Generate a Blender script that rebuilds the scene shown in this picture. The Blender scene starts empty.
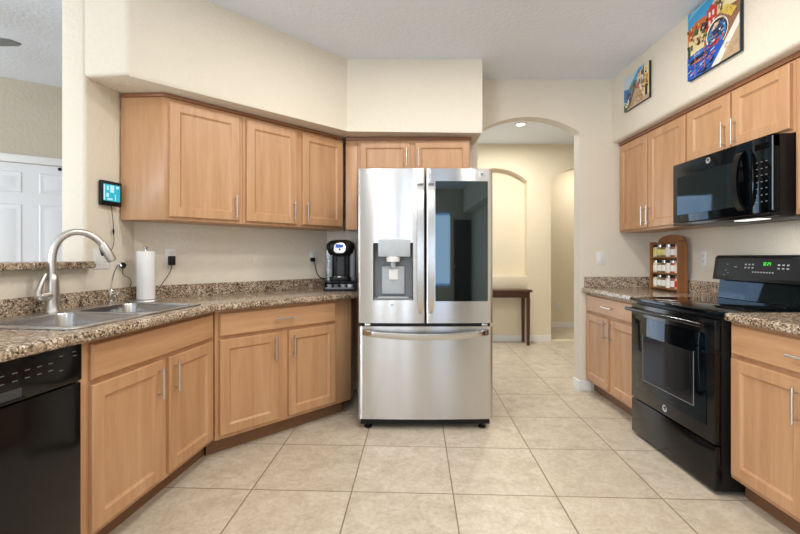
import bpy, bmesh, math, random
from mathutils import Vector, Matrix
random.seed(7)
PI = math.pi
SC = bpy.context.scene
COL = SC.collection
H_CAM, CEIL = 1.195, 2.77

# ------------------------------------------------------------------ camera, world, lights, exposure
cam_d = bpy.data.cameras.new('camera'); cam = bpy.data.objects.new('camera', cam_d); COL.objects.link(cam)
cam.location = (0, 0, H_CAM); cam.rotation_euler = (PI/2, 0, 0)
cam_d.sensor_width = 36; cam_d.lens = 36*417/800; cam_d.shift_y = -11/800; cam_d.clip_start = .02
SC.camera = cam
w = bpy.data.worlds.new('sky'); SC.world = w; w.use_nodes = True
bg = w.node_tree.nodes['Background']; bg.inputs[0].default_value = (.30, .58, 1.0, 1); bg.inputs[1].default_value = 2.2
SC.view_settings.view_transform = 'Standard'; SC.view_settings.look = 'None'
SC.view_settings.gamma = 1; SC.view_settings.use_curve_mapping = False
SC.view_settings.exposure = -0.04

def area(name, loc, target, sx, sy, power, color, shape='RECTANGLE', spread=PI):
    l = bpy.data.lights.new(name, 'AREA'); l.shape = shape; l.size = sx; l.size_y = sy
    l.energy = power; l.color = color; l.spread = spread
    o = bpy.data.objects.new(name, l); COL.objects.link(o); o.location = loc
    o.rotation_euler = (Vector(target)-Vector(loc)).to_track_quat('-Z', 'Y').to_euler()
    return o
WARM, DAY = (1, .96, .90), (.90, .95, 1)
# recessed ceiling lamps over the kitchen
for x, y in ((-.45, 1.0), (.95, 1.0), (-.1, 2.2), (.95, 2.25), (.25, -.7)):
    area('ceiling_lamp', (x, y, CEIL-.03), (x, y, 0), .22, .22, 14, WARM, 'DISK')
# daylight through the windows behind the camera, in the adjoining room and in the hall, with added fill
for x, wd_, pw in ((-1.02, .13, 6.5), (-.6, .12, 6.5), (-.08, .2, 8), (1.15, .62, 5.5)):
    area('window_and_fill_light', (x, -4.05, 1.35), (x*.6, 0, 1.25), wd_, 1.6, pw, DAY)
area('window_and_fill_light', (-5.2, .4, 1.5), (-2, 1.4, 1.5), 1.8, 1.6, 85, (.86, .93, 1))
area('window_and_fill_light', (-3.4, -4.0, 1.4), (-2.6, 1, 1.6), 1.6, 1.8, 120, (.88, .94, 1))  # added fill light at an unseen window, brightens the whole room
area('window_and_fill_light', (.05, 5.75, 1.1), (.6, 4.6, .9), 1.0, 1.8, 18, (.8, .9, 1))
area('ceiling_lamp', (1.44, 4.98, CEIL-.04), (1.44, 4.98, 0), .14, .14, 31, WARM, 'DISK')
area('ceiling_lamp', (3.0, 6.4, CEIL-.04), (3.0, 6.4, 0), .14, .14, 13, WARM, 'DISK')

# ------------------------------------------------------------------ materials
def s2l(c):
    c = c/255
    return c/12.92 if c <= .04045 else ((c+.055)/1.055)**2.4
def rgb(r, g, b): return (s2l(r), s2l(g), s2l(b), 1)
class NT:
    def __init__(s, name):
        s.m = bpy.data.materials.new(name); s.m.use_nodes = True
        s.t = s.m.node_tree; s.n = s.t.nodes; s.p = s.n['Principled BSDF']
    def add(s, kind, **kw):
        n = s.n.new(kind)
        for k, v in kw.items():
            if k.startswith('i_'): n.inputs[k[2:].replace('_', ' ')].default_value = v
            else: setattr(n, k, v)
        return n
    def link(s, a, b): s.t.links.new(a, b)
    def coord(s, scale=(1, 1, 1), rnd=True):
        tc = s.add('ShaderNodeTexCoord'); mp = s.add('ShaderNodeMapping')
        mp.inputs['Scale'].default_value = scale
        s.link(tc.outputs['Object'], mp.inputs['Vector'])
        if rnd:
            oi = s.add('ShaderNodeObjectInfo'); mu = s.add('ShaderNodeMath', operation='MULTIPLY'); mu.inputs[1].default_value = 40
            s.link(oi.outputs['Random'], mu.inputs[0]); cb = s.add('ShaderNodeCombineXYZ')
            for i in range(3): s.link(mu.outputs[0], cb.inputs[i])
            s.link(cb.outputs[0], mp.inputs['Location'])
        return mp.outputs['Vector']
    def noise(s, vec, scale, detail=4, rough=.55, dist=0):
        n = s.add('ShaderNodeTexNoise'); s.link(vec, n.inputs['Vector'])
        n.inputs['Scale'].default_value = scale; n.inputs['Detail'].default_value = detail
        n.inputs['Roughness'].default_value = rough; n.inputs['Distortion'].default_value = dist
        return n.outputs['Fac']
    def ramp(s, fac, stops, interp='LINEAR'):
        r = s.add('ShaderNodeValToRGB'); r.color_ramp.interpolation = interp
        e = r.color_ramp.elements
        while len(e) < len(stops): e.new(.5)
        for k, (p, c) in zip(e, stops): k.position = p; k.color = c
        s.link(fac, r.inputs['Fac']); return r.outputs['Color']
    def bump(s, h, strength, dist=.01):
        b = s.add('ShaderNodeBump'); b.inputs['Strength'].default_value = strength; b.inputs['Distance'].default_value = dist
        s.link(h, b.inputs['Height']); s.link(b.outputs[0], s.p.inputs['Normal'])
    def mix(s, fac, a, b, mode='MIX'):
        m = s.add('ShaderNodeMix', data_type='RGBA', blend_type=mode)
        for sock, v in ((m.inputs[0], fac), (m.inputs[6], a), (m.inputs[7], b)):
            if hasattr(v, 'is_linked'): s.link(v, sock)
            else: sock.default_value = v
        return m.outputs[2]
def P(name, col, rough=.5, metal=0, **kw):
    t = NT(name); t.p.inputs['Base Color'].default_value = col
    t.p.inputs['Roughness'].default_value = rough; t.p.inputs['Metallic'].default_value = metal
    for k, v in kw.items(): t.p.inputs[k.replace('_', ' ')].default_value = v
    return t.m
def grainy(name, col, rough, amount=.06, scale=30, metal=0, bump=0):
    t = NT(name); v = t.coord()
    f = t.noise(v, scale)
    lo = tuple(c*(1-amount) for c in col[:3])+(1,); hi = tuple(min(1, c*(1+amount)) for c in col[:3])+(1,)
    t.link(t.ramp(f, [(.3, lo), (.7, hi)]), t.p.inputs['Base Color'])
    t.p.inputs['Roughness'].default_value = rough; t.p.inputs['Metallic'].default_value = metal
    if bump: t.bump(f, bump)
    return t.m
def wallpaint(name, col):
    t = NT(name); v = t.coord(rnd=False)
    big = t.noise(v, 1.3, 2); lo = tuple(c*.965 for c in col[:3])+(1,)
    t.link(t.ramp(big, [(.3, lo), (.7, col)]), t.p.inputs['Base Color'])
    t.p.inputs['Roughness'].default_value = .75
    k = t.noise(v, 38, 3, .5); k2 = t.ramp(k, [(.42, (0, 0, 0, 1)), (.6, (1, 1, 1, 1))])
    t.bump(k2, .22, .006); return t.m
def wood(name, dark, mid, light, scale, rough=.42):
    t = NT(name); v = t.coord(scale)
    f = t.noise(v, 2.2, 6, .6, .5); g = t.noise(v, 14, 3, .6, .1)
    c = t.ramp(f, [(.25, dark), (.5, mid), (.75, light)])
    c2 = t.ramp(g, [(.3, (.93, .92, .91, 1)), (.65, (1, 1, 1, 1))])
    t.link(t.mix(1.0, c, c2, 'MULTIPLY'), t.p.inputs['Base Color'])
    t.p.inputs['Roughness'].default_value = rough; t.p.inputs['Coat Weight'].default_value = .15; t.p.inputs['Coat Roughness'].default_value = .25
    t.bump(g, .04, .003); return t.m
M = {}
M['wall'] = wallpaint('cream_wall_paint', rgb(229, 220, 203))
M['hallwall'] = wallpaint('hall_wall_paint', rgb(233, 221, 195))
M['greywall'] = wallpaint('greige_wall_paint', rgb(198, 188, 170))
M['ceiling'] = wallpaint('ceiling_paint', rgb(236, 242, 252))
M['white'] = P('white_trim_paint', rgb(232, 231, 228), .4)
M['doorwhite'] = P('door_paint', rgb(228, 229, 232), .45)
wd = (rgb(184, 136, 96), rgb(198, 152, 111), rgb(208, 165, 125))
M['wood'] = wood('maple_wood', *wd, (7, 7, .55))
M['woodh'] = wood('maple_wood_level_grain', *wd, (.55, 7, 7))
M['moulding'] = wood('shade_darkened_moulding_wood', rgb(132, 84, 56), rgb(148, 98, 66), rgb(160, 110, 76), (.6, 6, 6))  # moulding wood darkened to paint in the shade under the soffit
M['woodd'] = wood('shaded_toe_kick_wood', rgb(118, 82, 54), rgb(132, 94, 64), rgb(146, 106, 74), (.5, 6, 6), .6)  # cabinet wood made darker, putting the recess shade into the colour
M['rackwood'] = wood('oak_rack_wood', rgb(128, 80, 40), rgb(150, 97, 52), rgb(168, 112, 64), (9, 9, .8), .5)
M['tablewood'] = wood('walnut_table_wood', rgb(58, 28, 16), rgb(76, 38, 22), rgb(92, 48, 28), (1, 9, 9), .35)
def granite():
    t = NT('brown_granite'); v = t.coord(rnd=False)
    vo = t.add('ShaderNodeTexVoronoi', feature='F1'); vo.inputs['Scale'].default_value = 150
    wv = t.add('ShaderNodeMix', data_type='VECTOR'); wv.inputs[0].default_value = .012
    nz = t.add('ShaderNodeTexNoise'); nz.inputs['Scale'].default_value = 60; t.link(v, nz.inputs['Vector'])
    t.link(v, wv.inputs[4]); t.link(nz.outputs['Color'], wv.inputs[5]); t.link(wv.outputs[1], vo.inputs['Vector'])
    sp = t.add('ShaderNodeSeparateColor'); t.link(vo.outputs['Color'], sp.inputs[0])
    n2 = t.noise(v, 22, 3); ad = t.add('ShaderNodeMath', operation='ADD'); t.link(sp.outputs[0], ad.inputs[0])
    sc = t.add('ShaderNodeMath', operation='MULTIPLY_ADD'); t.link(n2, sc.inputs[0]); sc.inputs[1].default_value = .9; sc.inputs[2].default_value = -.45
    t.link(sc.outputs[0], ad.inputs[1])
    c = t.ramp(ad.outputs[0], [(0, rgb(70, 58, 50)), (.12, rgb(112, 92, 77)), (.28, rgb(146, 125, 103)), (.5, rgb(171, 151, 126)), (.74, rgb(193, 174, 150)), (.92, rgb(218, 204, 188))], 'CONSTANT')
    t.link(c, t.p.inputs['Base Color']); t.p.inputs['Roughness'].default_value = .16
    return t.m
M['granite'] = granite()
def tilefloor():
    t = NT('beige_floor_tile'); tc = t.add('ShaderNodeTexCoord'); sx = t.add('ShaderNodeSeparateXYZ'); rt = t.add('ShaderNodeVectorRotate', rotation_type='Z_AXIS'); rt.inputs['Angle'].default_value = .04
    t.link(tc.outputs['Object'], rt.inputs['Vector']); t.link(rt.outputs[0], sx.inputs[0])
    S = .513; masks = []; ids = []
    for i, off in ((0, -.330), (1, 2.103)):
        a = t.add('ShaderNodeMath', operation='SUBTRACT'); t.link(sx.outputs[i], a.inputs[0]); a.inputs[1].default_value = off-S*40
        d = t.add('ShaderNodeMath', operation='DIVIDE'); t.link(a.outputs[0], d.inputs[0]); d.inputs[1].default_value = S
        fl = t.add('ShaderNodeMath', operation='FLOOR'); t.link(d.outputs[0], fl.inputs[0]); ids.append(fl.outputs[0])
        fr = t.add('ShaderNodeMath', operation='FRACT'); t.link(d.outputs[0], fr.inputs[0])
        pp = t.add('ShaderNodeMath', operation='PINGPONG'); t.link(fr.outputs[0], pp.inputs[0]); pp.inputs[1].default_value = .5
        mr = t.add('ShaderNodeMapRange'); t.link(pp.outputs[0], mr.inputs[0]); mr.inputs[1].default_value = .0042; mr.inputs[2].default_value = .0078
        masks.append(mr.outputs[0])
    mn = t.add('ShaderNodeMath', operation='MINIMUM'); t.link(masks[0], mn.inputs[0]); t.link(masks[1], mn.inputs[1])
    cb = t.add('ShaderNodeCombineXYZ'); t.link(ids[0], cb.inputs[0]); t.link(ids[1], cb.inputs[1])
    wn = t.add('ShaderNodeTexWhiteNoise', noise_dimensions='3D'); t.link(cb.outputs[0], wn.inputs['Vector'])
    va = t.add('ShaderNodeVectorMath', operation='MULTIPLY_ADD'); t.link(wn.outputs['Color'], va.inputs[0]); va.inputs[1].default_value = (9, 9, 9); t.link(tc.outputs['Object'], va.inputs[2])
    n = t.noise(va.outputs[0], 9, 7, .72, .5); n2 = t.noise(va.outputs[0], 48, 4, .65)
    c = t.ramp(n, [(.28, rgb(188, 172, 151)), (.5, rgb(208, 195, 175)), (.72, rgb(221, 210, 193))])
    c2 = t.ramp(n2, [(.3, (.82, .81, .79, 1)), (.6, (1, 1, 1, 1))])
    c = t.mix(1.0, c, c2, 'MULTIPLY')
    hv = t.ramp(wn.outputs['Value'], [(0, (.95, .95, .95, 1)), (1, (1, 1, 1, 1))]); c = t.mix(1.0, c, hv, 'MULTIPLY')
    t.link(t.mix(mn.outputs[0], rgb(138, 116, 94), c), t.p.inputs['Base Color'])
    t.p.inputs['Roughness'].default_value = .38
    t.bump(mn.outputs[0], .5, .003); return t.m
M['tile'] = tilefloor()
def steel(name, col, rough, aniso, rot=0.0):
    t = NT(name); v = t.coord((1.5, 1.5, 260), False)
    n = t.noise(v, 3, 3); lo = tuple(c*.93 for c in col[:3])+(1,)
    t.link(t.ramp(n, [(.3, lo), (.7, col)]), t.p.inputs['Base Color'])
    t.p.inputs['Metallic'].default_value = 1; t.p.inputs['Roughness'].default_value = rough
    t.p.inputs['Anisotropic'].default_value = aniso; t.p.inputs['Anisotropic Rotation'].default_value = rot
    tg = t.add('ShaderNodeTangent', direction_type='RADIAL', axis='Z'); t.link(tg.outputs[0], t.p.inputs['Tangent'])
    return t.m
M['steel'] = steel('brushed_stainless', rgb(206, 206, 206), .2, .96, .25)
M['steelh'] = P('satin_handle_steel', rgb(206, 205, 202), .22, 1)
M['nickel'] = P('brushed_nickel', rgb(208, 205, 200), .34, 1)
M['sink'] = P('sink_steel', rgb(222, 222, 222), .3, 1)
M['sinkbowl'] = P('sink_bowl_steel', rgb(188, 188, 189), .26, 1)
M['chrome'] = P('chrome', rgb(215, 216, 218), .08, 1)
M['darkgrey'] = grainy('dark_grey_plastic', rgb(58, 59, 61), .5)
M['grey'] = grainy('grey_plastic', rgb(120, 123, 126), .42)
M['lightgrey'] = grainy('pale_grey_plastic', rgb(172, 178, 182), .4)
M['black'] = P('black_gloss_enamel', rgb(11, 11, 12), .14, Specular_IOR_Level=.35)
M['blacks'] = P('black_satin_plastic', rgb(15, 15, 16), .4, Specular_IOR_Level=.3)
M['glassblk'] = P('black_glass', rgb(6, 7, 9), .03, Specular_IOR_Level=.36, Specular_Tint=(.2, .55, 1, 1))
M['mirrorblk'] = P('smoked_mirror_glass', rgb(12, 16, 18), .03, IOR=2.0, Specular_Tint=(.75, .95, 1, 1))
M['ovendark'] = P('microwave_window_glass', rgb(14, 18, 20), .04, Specular_IOR_Level=.6, Specular_Tint=(.18, .55, 1, 1))
M['ovenwin'] = P('oven_window_glass', rgb(24, 23, 27), .06, Specular_IOR_Level=.5, Specular_Tint=(.5, .65, 1, 1))
M['plate'] = P('white_plate_plastic', rgb(232, 232, 230), .35)
M['slot'] = P('dark_slot', rgb(40, 38, 36), .6)
M['paper'] = grainy('paper_towel', rgb(240, 240, 240), .9, .03, 120, bump=.15)
M['mark'] = P('pale_print', rgb(170, 172, 175), .5)
M['logo'] = P('badge_silver', rgb(205, 206, 208), .25, .8)
def emit(name, col, st):
    t = NT(name); t.p.inputs['Base Color'].default_value = (0, 0, 0, 1)
    t.p.inputs['Emission Color'].default_value = col; t.p.inputs['Emission Strength'].default_value = st
    return t.m
M['green'] = emit('green_display_light', rgb(80, 255, 70), 1.2)
M['cyan'] = emit('cyan_display_light', rgb(40, 200, 225), .85)
M['cyanw'] = emit('pale_display_light', rgb(190, 245, 250), 1.0)
M['bluelcd'] = emit('blue_display_light', rgb(40, 110, 225), .8)
M['lamp'] = emit('lamp_lens', (1, .95, .86, 1), 6)
M['hoodlamp'] = emit('hood_lamp_lens', (1, .96, .88, 1), 1.3)
def glassmat(name, tint=(1, 1, 1, 1), gl=.08):
    t = NT(name); tr = t.add('ShaderNodeBsdfTransparent'); tr.inputs[0].default_value = tint
    g = t.add('ShaderNodeBsdfGlossy'); g.inputs['Roughness'].default_value = .02
    mx = t.add('ShaderNodeMixShader'); mx.inputs[0].default_value = gl
    t.link(tr.outputs[0], mx.inputs[1]); t.link(g.outputs[0], mx.inputs[2])
    t.link(mx.outputs[0], t.n['Material Output'].inputs['Surface']); return t.m
M['pane'] = glassmat('window_glass'); M['clear'] = glassmat('clear_plastic', (.8, .84, .88, 1), .15)
M['darkdoor'] = wood('dark_stained_door', rgb(52, 40, 34), rgb(62, 48, 40), rgb(72, 56, 46), (7, 7, .5))
_pal = {}
def paint(r, g, b):
    k = (r, g, b)
    if k not in _pal: _pal[k] = grainy('paint_%s' % len(_pal), rgb(r, g, b), .35, .08, 60)
    return _pal[k]

# ------------------------------------------------------------------ mesh helpers
class MB:
    def __init__(s): s.bm = bmesh.new(); s.mats = []; s.M = Matrix()
    def mi(s, m):
        if m not in s.mats: s.mats.append(m)
        return s.mats.index(m)
    def put(s, src, m, mx=None):
        mx = s.M @ (mx or Matrix()); i = s.mi(m); vm = {}
        for v in src.verts: vm[v] = s.bm.verts.new(mx @ v.co)
        for f in src.faces:
            try: nf = s.bm.faces.new([vm[v] for v in f.verts])
            except ValueError: continue
            nf.material_index = i
        src.free(); return s
    def box(s, x0, x1, y0, y1, z0, z1, m, bev=0, seg=2, mx=None):
        b = bmesh.new(); c = [b.verts.new((x, y, z)) for x in (x0, x1) for y in (y0, y1) for z in (z0, z1)]
        for q in ((0, 1, 3, 2), (4, 6, 7, 5), (0, 4, 5, 1), (2, 3, 7, 6), (0, 2, 6, 4), (1, 5, 7, 3)): b.faces.new([c[i] for i in q])
        if bev: bmesh.ops.bevel(b, geom=b.edges[:], offset=bev, segments=seg, affect='EDGES', profile=.5)
        return s.put(b, m, mx)
    def loft(s, loops, m, cap0=True, cap1=True, close=True, mx=None):
        b = bmesh.new(); R = [[b.verts.new(p) for p in l] for l in loops]; n = len(R[0])
        for a, c in zip(R, R[1:]):
            for i in range(n if close else n-1):
                j = (i+1) % n
                b.faces.new((a[i], a[j], c[j], c[i]))
        if cap0: b.faces.new(R[0][::-1])
        if cap1: b.faces.new(R[-1])
        return s.put(b, m, mx)
    def prism(s, poly, z0, z1, m, bev=0, seg=3, pick=None, mx=None):
        b = bmesh.new(); n = len(poly)
        lo = [b.verts.new((x, y, z0)) for x, y in poly]; hi = [b.verts.new((x, y, z1)) for x, y in poly]
        b.faces.new(lo[::-1]); b.faces.new(hi)
        for i in range(n): b.faces.new((lo[i], lo[(i+1) % n], hi[(i+1) % n], hi[i]))
        if bev:
            b.verts.index_update()
            es = [e for e in b.edges if pick is None or pick((e.verts[0].co+e.verts[1].co)/2, abs(e.verts[0].co.z-e.verts[1].co.z) > 1e-4)]
            if es: bmesh.ops.bevel(b, geom=es, offset=bev, segments=seg, affect='EDGES', profile=.5)
        return s.put(b, m, mx)
    def plate(s, outer, holes, z0, z1, m, bev=0, seg=3, pick=None, mx=None):
        """a slab with holes: outline and holes are lists of (x, y)"""
        b = bmesh.new(); es = []; rings = []
        for ring in [outer]+holes:
            vs = [b.verts.new((x, y, z1)) for x, y in ring]; rings.append(vs)
            es += [b.edges.new((vs[i], vs[(i+1) % len(vs)])) for i in range(len(vs))]
        r = bmesh.ops.triangle_fill(b, use_beauty=True, use_dissolve=False, edges=es, normal=(0, 0, 1))
        top = [f for f in b.faces]
        low = {v: b.verts.new((v.co.x, v.co.y, z0)) for ring in rings for v in ring}
        for f in top: b.faces.new([low[v] for v in f.verts][::-1])
        for ring in rings:
            for i in range(len(ring)):
                a, c = ring[i], ring[(i+1) % len(ring)]
                b.faces.new((a, c, low[c], low[a]))
        bmesh.ops.dissolve_limit(b, angle_limit=.001, verts=[], edges=b.edges[:]) if False else None
        bmesh.ops.recalc_face_normals(b, faces=b.faces[:])
        if bev:
            e2 = []
            for i in range(len(outer)):
                a, c = rings[0][i], rings[0][(i+1) % len(outer)]
                mid = (a.co+c.co)/2
                if pick is None or pick(mid):
                    for p, q in ((a, c), (low[a], low[c])):
                        e = b.edges.get((p, q))
                        if e: e2.append(e)
            bmesh.ops.bevel(b, geom=e2, offset=bev, segments=seg, affect='EDGES', profile=.5)
        return s.put(b, m, mx)
    def tube(s, pts, r, m, n=10, mx=None, caps=True):
        pts = [Vector(p) for p in pts]; rs = r if isinstance(r, (list, tuple)) else [r]*len(pts)
        loops = []; ref = None
        for i, p in enumerate(pts):
            d = (pts[min(i+1, len(pts)-1)]-pts[max(i-1, 0)]).normalized()
            if ref is None: ref = d.orthogonal().normalized()
            ref = (ref-d*ref.dot(d)).normalized(); o = d.cross(ref)
            loops.append([p+(ref*math.cos(2*PI*k/n)+o*math.sin(2*PI*k/n))*rs[i] for k in range(n)])
        return s.loft(loops, m, caps, caps, mx=mx)
    def lathe(s, prof, m, n=24, mx=None):
        loops = [[(max(r, 1e-4)*math.cos(2*PI*k/n), max(r, 1e-4)*math.sin(2*PI*k/n), z) for k in range(n)] for r, z in prof]
        return s.loft(loops, m, True, True, mx=mx)
    def build(s, name, parent=None, smooth=True, ang=35):
        bmesh.ops.recalc_face_normals(s.bm, faces=s.bm.faces[:])
        me = bpy.data.meshes.new(name); s.bm.to_mesh(me); s.bm.free()
        for m in s.mats: me.materials.append(m)
        if smooth:
            for p in me.polygons: p.use_smooth = True
            me.set_sharp_from_angle(angle=math.radians(ang))
        o = bpy.data.objects.new(name, me); COL.objects.link(o)
        if parent: o.parent = parent
        return o
def tag(o, label=None, cat=None, group=None, kind=None):
    for k, v in (('label', label), ('category', cat), ('group', group), ('kind', kind)):
        if v: o[k] = v
    return o
def thing(name, label, cat, loc=(0, 0, 0), rz=0, group=None):
    o = bpy.data.objects.new(name, None); COL.objects.link(o); o.location = loc; o.rotation_euler = (0, 0, rz)
    o.empty_display_size = .05
    return tag(o, label, cat, group)
def struct(mb, name, smooth=True): return tag(mb.build(name, None, smooth), kind='structure')
def bez(p0, p1, p2, p3, n=12):
    p0, p1, p2, p3 = map(Vector, (p0, p1, p2, p3)); out = []
    for i in range(n+1):
        t = i/n; out.append(p0*(1-t)**3+p1*3*t*(1-t)**2+p2*3*t*t*(1-t)+p3*t**3)
    return out
def rrect(x0, x1, y0, y1, r, n=6):
    out = []
    for cx, cy, a0 in ((x1-r, y1-r, 0), (x0+r, y1-r, PI/2), (x0+r, y0+r, PI), (x1-r, y0+r, 1.5*PI)):
        for k in range(n+1):
            a = a0+PI/2*k/n; out.append((cx+r*math.cos(a), cy+r*math.sin(a)))
    return out
def arch_outline(x0, x1, z0, spring, apex, n=16):
    hw = (x1-x0)/2; rise = apex-spring; R = (hw*hw+rise*rise)/(2*rise); cx = (x0+x1)/2; cz = apex-R
    a = math.asin(hw/R); pts = [(x0, z0), (x1, z0)]
    for k in range(n+1):
        t = a-2*a*k/n; pts.append((cx+R*math.sin(t), cz+R*math.cos(t)))
    return pts
XZ = lambda y: Matrix(((1, 0, 0, 0), (0, 0, 1, y), (0, 1, 0, 0), (0, 0, 0, 1)))   # (x, y, z) -> (x, y + z, y)

# ------------------------------------------------------------------ frames of the two left walls
PA = Vector((-1.70, 2.67)); U = Vector((.1094, .994)); N = Vector((.994, -.1094))
V = Vector((.70711, .70711)); MM = Vector((.70711, -.70711))
RA, RB, RR = math.atan2(U.y, U.x), PI/4, -PI/2
def A(t, d): p = PA+U*t+N*d; return (p.x, p.y)
def B(s, d): p = PA+V*s+MM*d; return (p.x, p.y)
YB, XR = 3.72, 2.23          # back wall plane, right wall plane

# ------------------------------------------------------------------ setting
m = MB(); m.box(-5.8, 4.6, -4.2, 7.3, -.1, 0, M['tile']); struct(m, 'floor', False)
m = MB(); m.box(-5.8, 4.6, -4.2, 7.3, CEIL, CEIL+.1, M['ceiling']); struct(m, 'ceiling', False)
# left wall: a pier, a half wall under the pass-through
m = MB(); m.prism([A(-.37, -.15), A(-.37, 0), A(0, 0), A(.05, -.15)], 0, CEIL, M['wall'], .02, 3, lambda c, v: v and c.y < 2.5); struct(m, 'wall_left')
m = MB(); m.prism([A(-3.2, -.15), A(-3.2, 0), A(-.371, 0), A(-.371, -.15)], 0, 1.125, M['wall']); struct(m, 'wall_left_low')
m = MB(); m.prism([PA[:], (-.65, YB), (-.65, YB+.12), (-.86, YB+.12), A(.05, -.15)], 0, CEIL, M['wall']); struct(m, 'wall_left_angled')
# back wall with the arch
m = MB(); ao = arch_outline(.69, 1.602, 0, 2.30, 2.436)
m.plate([(-.655, 0), (.69, 0)]+ao[2:][::-1]+[(1.602, 0), (2.36, 0), (2.36, CEIL), (-.655, CEIL)], [], 0, .12, M['wall'], mx=XZ(YB)); struct(m, 'wall_back')
m = MB(); m.box(XR, XR+.12, -4.1, YB, 0, CEIL, M['wall']); struct(m, 'wall_right')
# soffits
m = MB()
sof = [A(-.37, 0), A(-.37, .252), (-.4245, 3.34), (.66, 3.34), (.66, YB), (-.65, YB), PA[:]]
m.prism(sof, 2.187, CEIL, M['wall'], .022, 4, lambda c, v: (not v and c.z < 2.3 and (c.x-c.y) > -4.1 and c.y < 3.5) or (v and c.x < -1.3 and c.x > -1.6))
struct(m, 'wall_soffit_left')
m = MB(); m.box(1.89, XR, -4.0, YB, 2.2, CEIL, M['wall'])
for e in [e for e in m.bm.edges if abs(e.verts[0].co.x-1.89) < .01 and abs(e.verts[1].co.x-1.89) < .01 and e.verts[0].co.z < 2.3 and e.verts[1].co.z < 2.3]:
    bmesh.ops.bevel(m.bm, geom=[e], offset=.025, segments=4, affect='EDGES', profile=.5)
struct(m, 'wall_soffit_right')
# hall beyond the arch
m = MB()
m.plate([(-2.6, 0), (4.4, 0), (4.4, CEIL), (-2.6, CEIL)], [[(-.62, .0005), (.5, .0005), (.5, 2.06), (-.62, 2.06)], arch_outline(2.12, 3.03, .0005, 2.26, 2.44), arch_outline(.88, 1.786, .83, 2.25, 2.43)], 0, .12, M['hallwall'], mx=XZ(5.86))
m.box(.84, 1.83, 5.98, 6.0, .6, 2.6, M['hallwall']); struct(m, 'wall_hall')
m = MB(); m.box(.86, 1.80, 5.858, 5.979, .75, .912, M['hallwall'], .003); struct(m, 'trim_niche_sill')
m = MB(); m.box(-2.6, 4.4, 7.0, 7.1, 0, CEIL, M['hallwall']); struct(m, 'wall_hall_far')
m = MB(); m.box(4.3, 4.4, YB, 7.0, 0, CEIL, M['hallwall']); m.box(2.36, 4.3, YB, YB+.12, 0, CEIL, M['hallwall']); struct(m, 'wall_hall_right')
m = MB(); m.box(-2.7, -2.6, 4.4, 7.0, 0, CEIL, M['hallwall']); struct(m, 'wall_hall_left')
# glazed door in the hall wall
m = MB()
for x0, x1 in ((-.62, -.57), (-.085, -.035), (.45, .5)): m.box(x0, x1, 5.88, 5.95, 0, 2.06, M['white'], .004)
m.box(-.57, .45, 5.88, 5.95, 2.0, 2.06, M['white']); m.box(-.57, .45, 5.88, 5.95, 0, .06, M['white'])
wn = struct(m, 'window_3'); m = MB(); m.box(-.57, .45, 5.91, 5.914, .06, 2.0, M['pane']); m.build('pane', wn)
# back wall behind the camera with two windows and a dark panelled door; walls of the adjoining room
m = MB()
WINS = ((-1.12, -.92), (-.7, -.5), (-.25, .09), (.82, 1.48), (-4.3, -2.5))  # last opening is an unseen window, added for its fill light
m.plate([(-5.8, 0), (XR+.12, 0), (XR+.12, CEIL), (-5.8, CEIL)], [[(a, .45), (b, .45), (b, 2.25), (a, 2.25)] for a, b in WINS], 0, .12, M['wall'], mx=XZ(-4.2)); struct(m, 'wall_front')
for k, (x0, x1) in enumerate(WINS):
    m = MB(); y = -4.16
    m.box(x0, x0+.03, y, y+.05, .45, 2.25, M['white']); m.box(x1-.03, x1, y, y+.05, .45, 2.25, M['white'])
    m.box(x0, x1, y, y+.05, .45, .49, M['white']); m.box(x0, x1, y, y+.05, 2.21, 2.25, M['white'])
    struct(m, 'window_%d' % (k+(1 if k < 2 else 2)))
m = MB()
m.box(1.6, 2.2, -4.07, -4.03, .005, 2.05, M['darkdoor'])
for x0, x1 in ((1.65, 1.86), (1.93, 2.14)):
    for z0, z1 in ((.2, .8), (.95, 1.6), (1.72, 1.93)): m.box(x0, x1, -4.035, -4.018, z0, z1, M['darkdoor'], .012)
m.lathe([(.0, 0), (.028, .01), (.028, .04), (0, .05)], M['nickel'], 12, Matrix.Translation((1.63, -4.03, .95)) @ Matrix.Rotation(-PI/2, 4, 'X')); struct(m, 'door_2')
m = MB(); m.box(-5.8, -5.68, -4.1, 7.0, 0, CEIL, M['greywall']); struct(m, 'wall_left_far')
W0 = Vector((-3.16, 3.9)); RW = math.atan2(.571, .821)
def wbox(mb, x0, x1, y0, y1, z0, z1, mt, bev=0): mb.box(x0, x1, y0, y1, z0, z1, mt, bev)
wm = Matrix.Translation((W0.x, W0.y, 0)) @ Matrix.Rotation(RW, 4, 'Z')
m = MB(); m.M = wm; m.box(-3.05, 1.5, 0, .12, 0, CEIL, M['greywall']); struct(m, 'wall_left_room')

# white six panel door of that room
m = MB(); dx = -.22
m.M = wm
for x0, x1, z0, z1 in ((dx-.47, dx-.4, 0, 2.1), (dx+.4, dx+.47, 0, 2.1), (dx-.4, dx+.4, 2.03, 2.1)): m.box(x0, x1, -.02, -.001, z0, z1, M['white'], .005)
struct(m, 'trim_door')
m = MB(); m.M = wm; m.box(dx-.395, dx+.395, -.012, -.001, .008, 2.022, M['doorwhite'])
loops = []
def panel(mb, x0, x1, z0, z1, y, mt):
    L = lambda i, yy: [(x0+i, yy, z0+i), (x1-i, yy, z0+i), (x1-i, yy, z1-i), (x0+i, yy, z1-i)]
    mb.loft([L(0, y+.001), L(.012, y-.007), L(.03, y-.002), L(.05, y-.009)], mt, False, True)
for x0, x1 in ((dx-.3, dx-.055), (dx+.055, dx+.3)):
    for z0, z1 in ((.2, .8), (.98, 1.66), (1.76, 1.95)): panel(m, x0, x1, z0, z1, -.012, M['doorwhite'])
d1 = struct(m, 'door_1')
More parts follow.
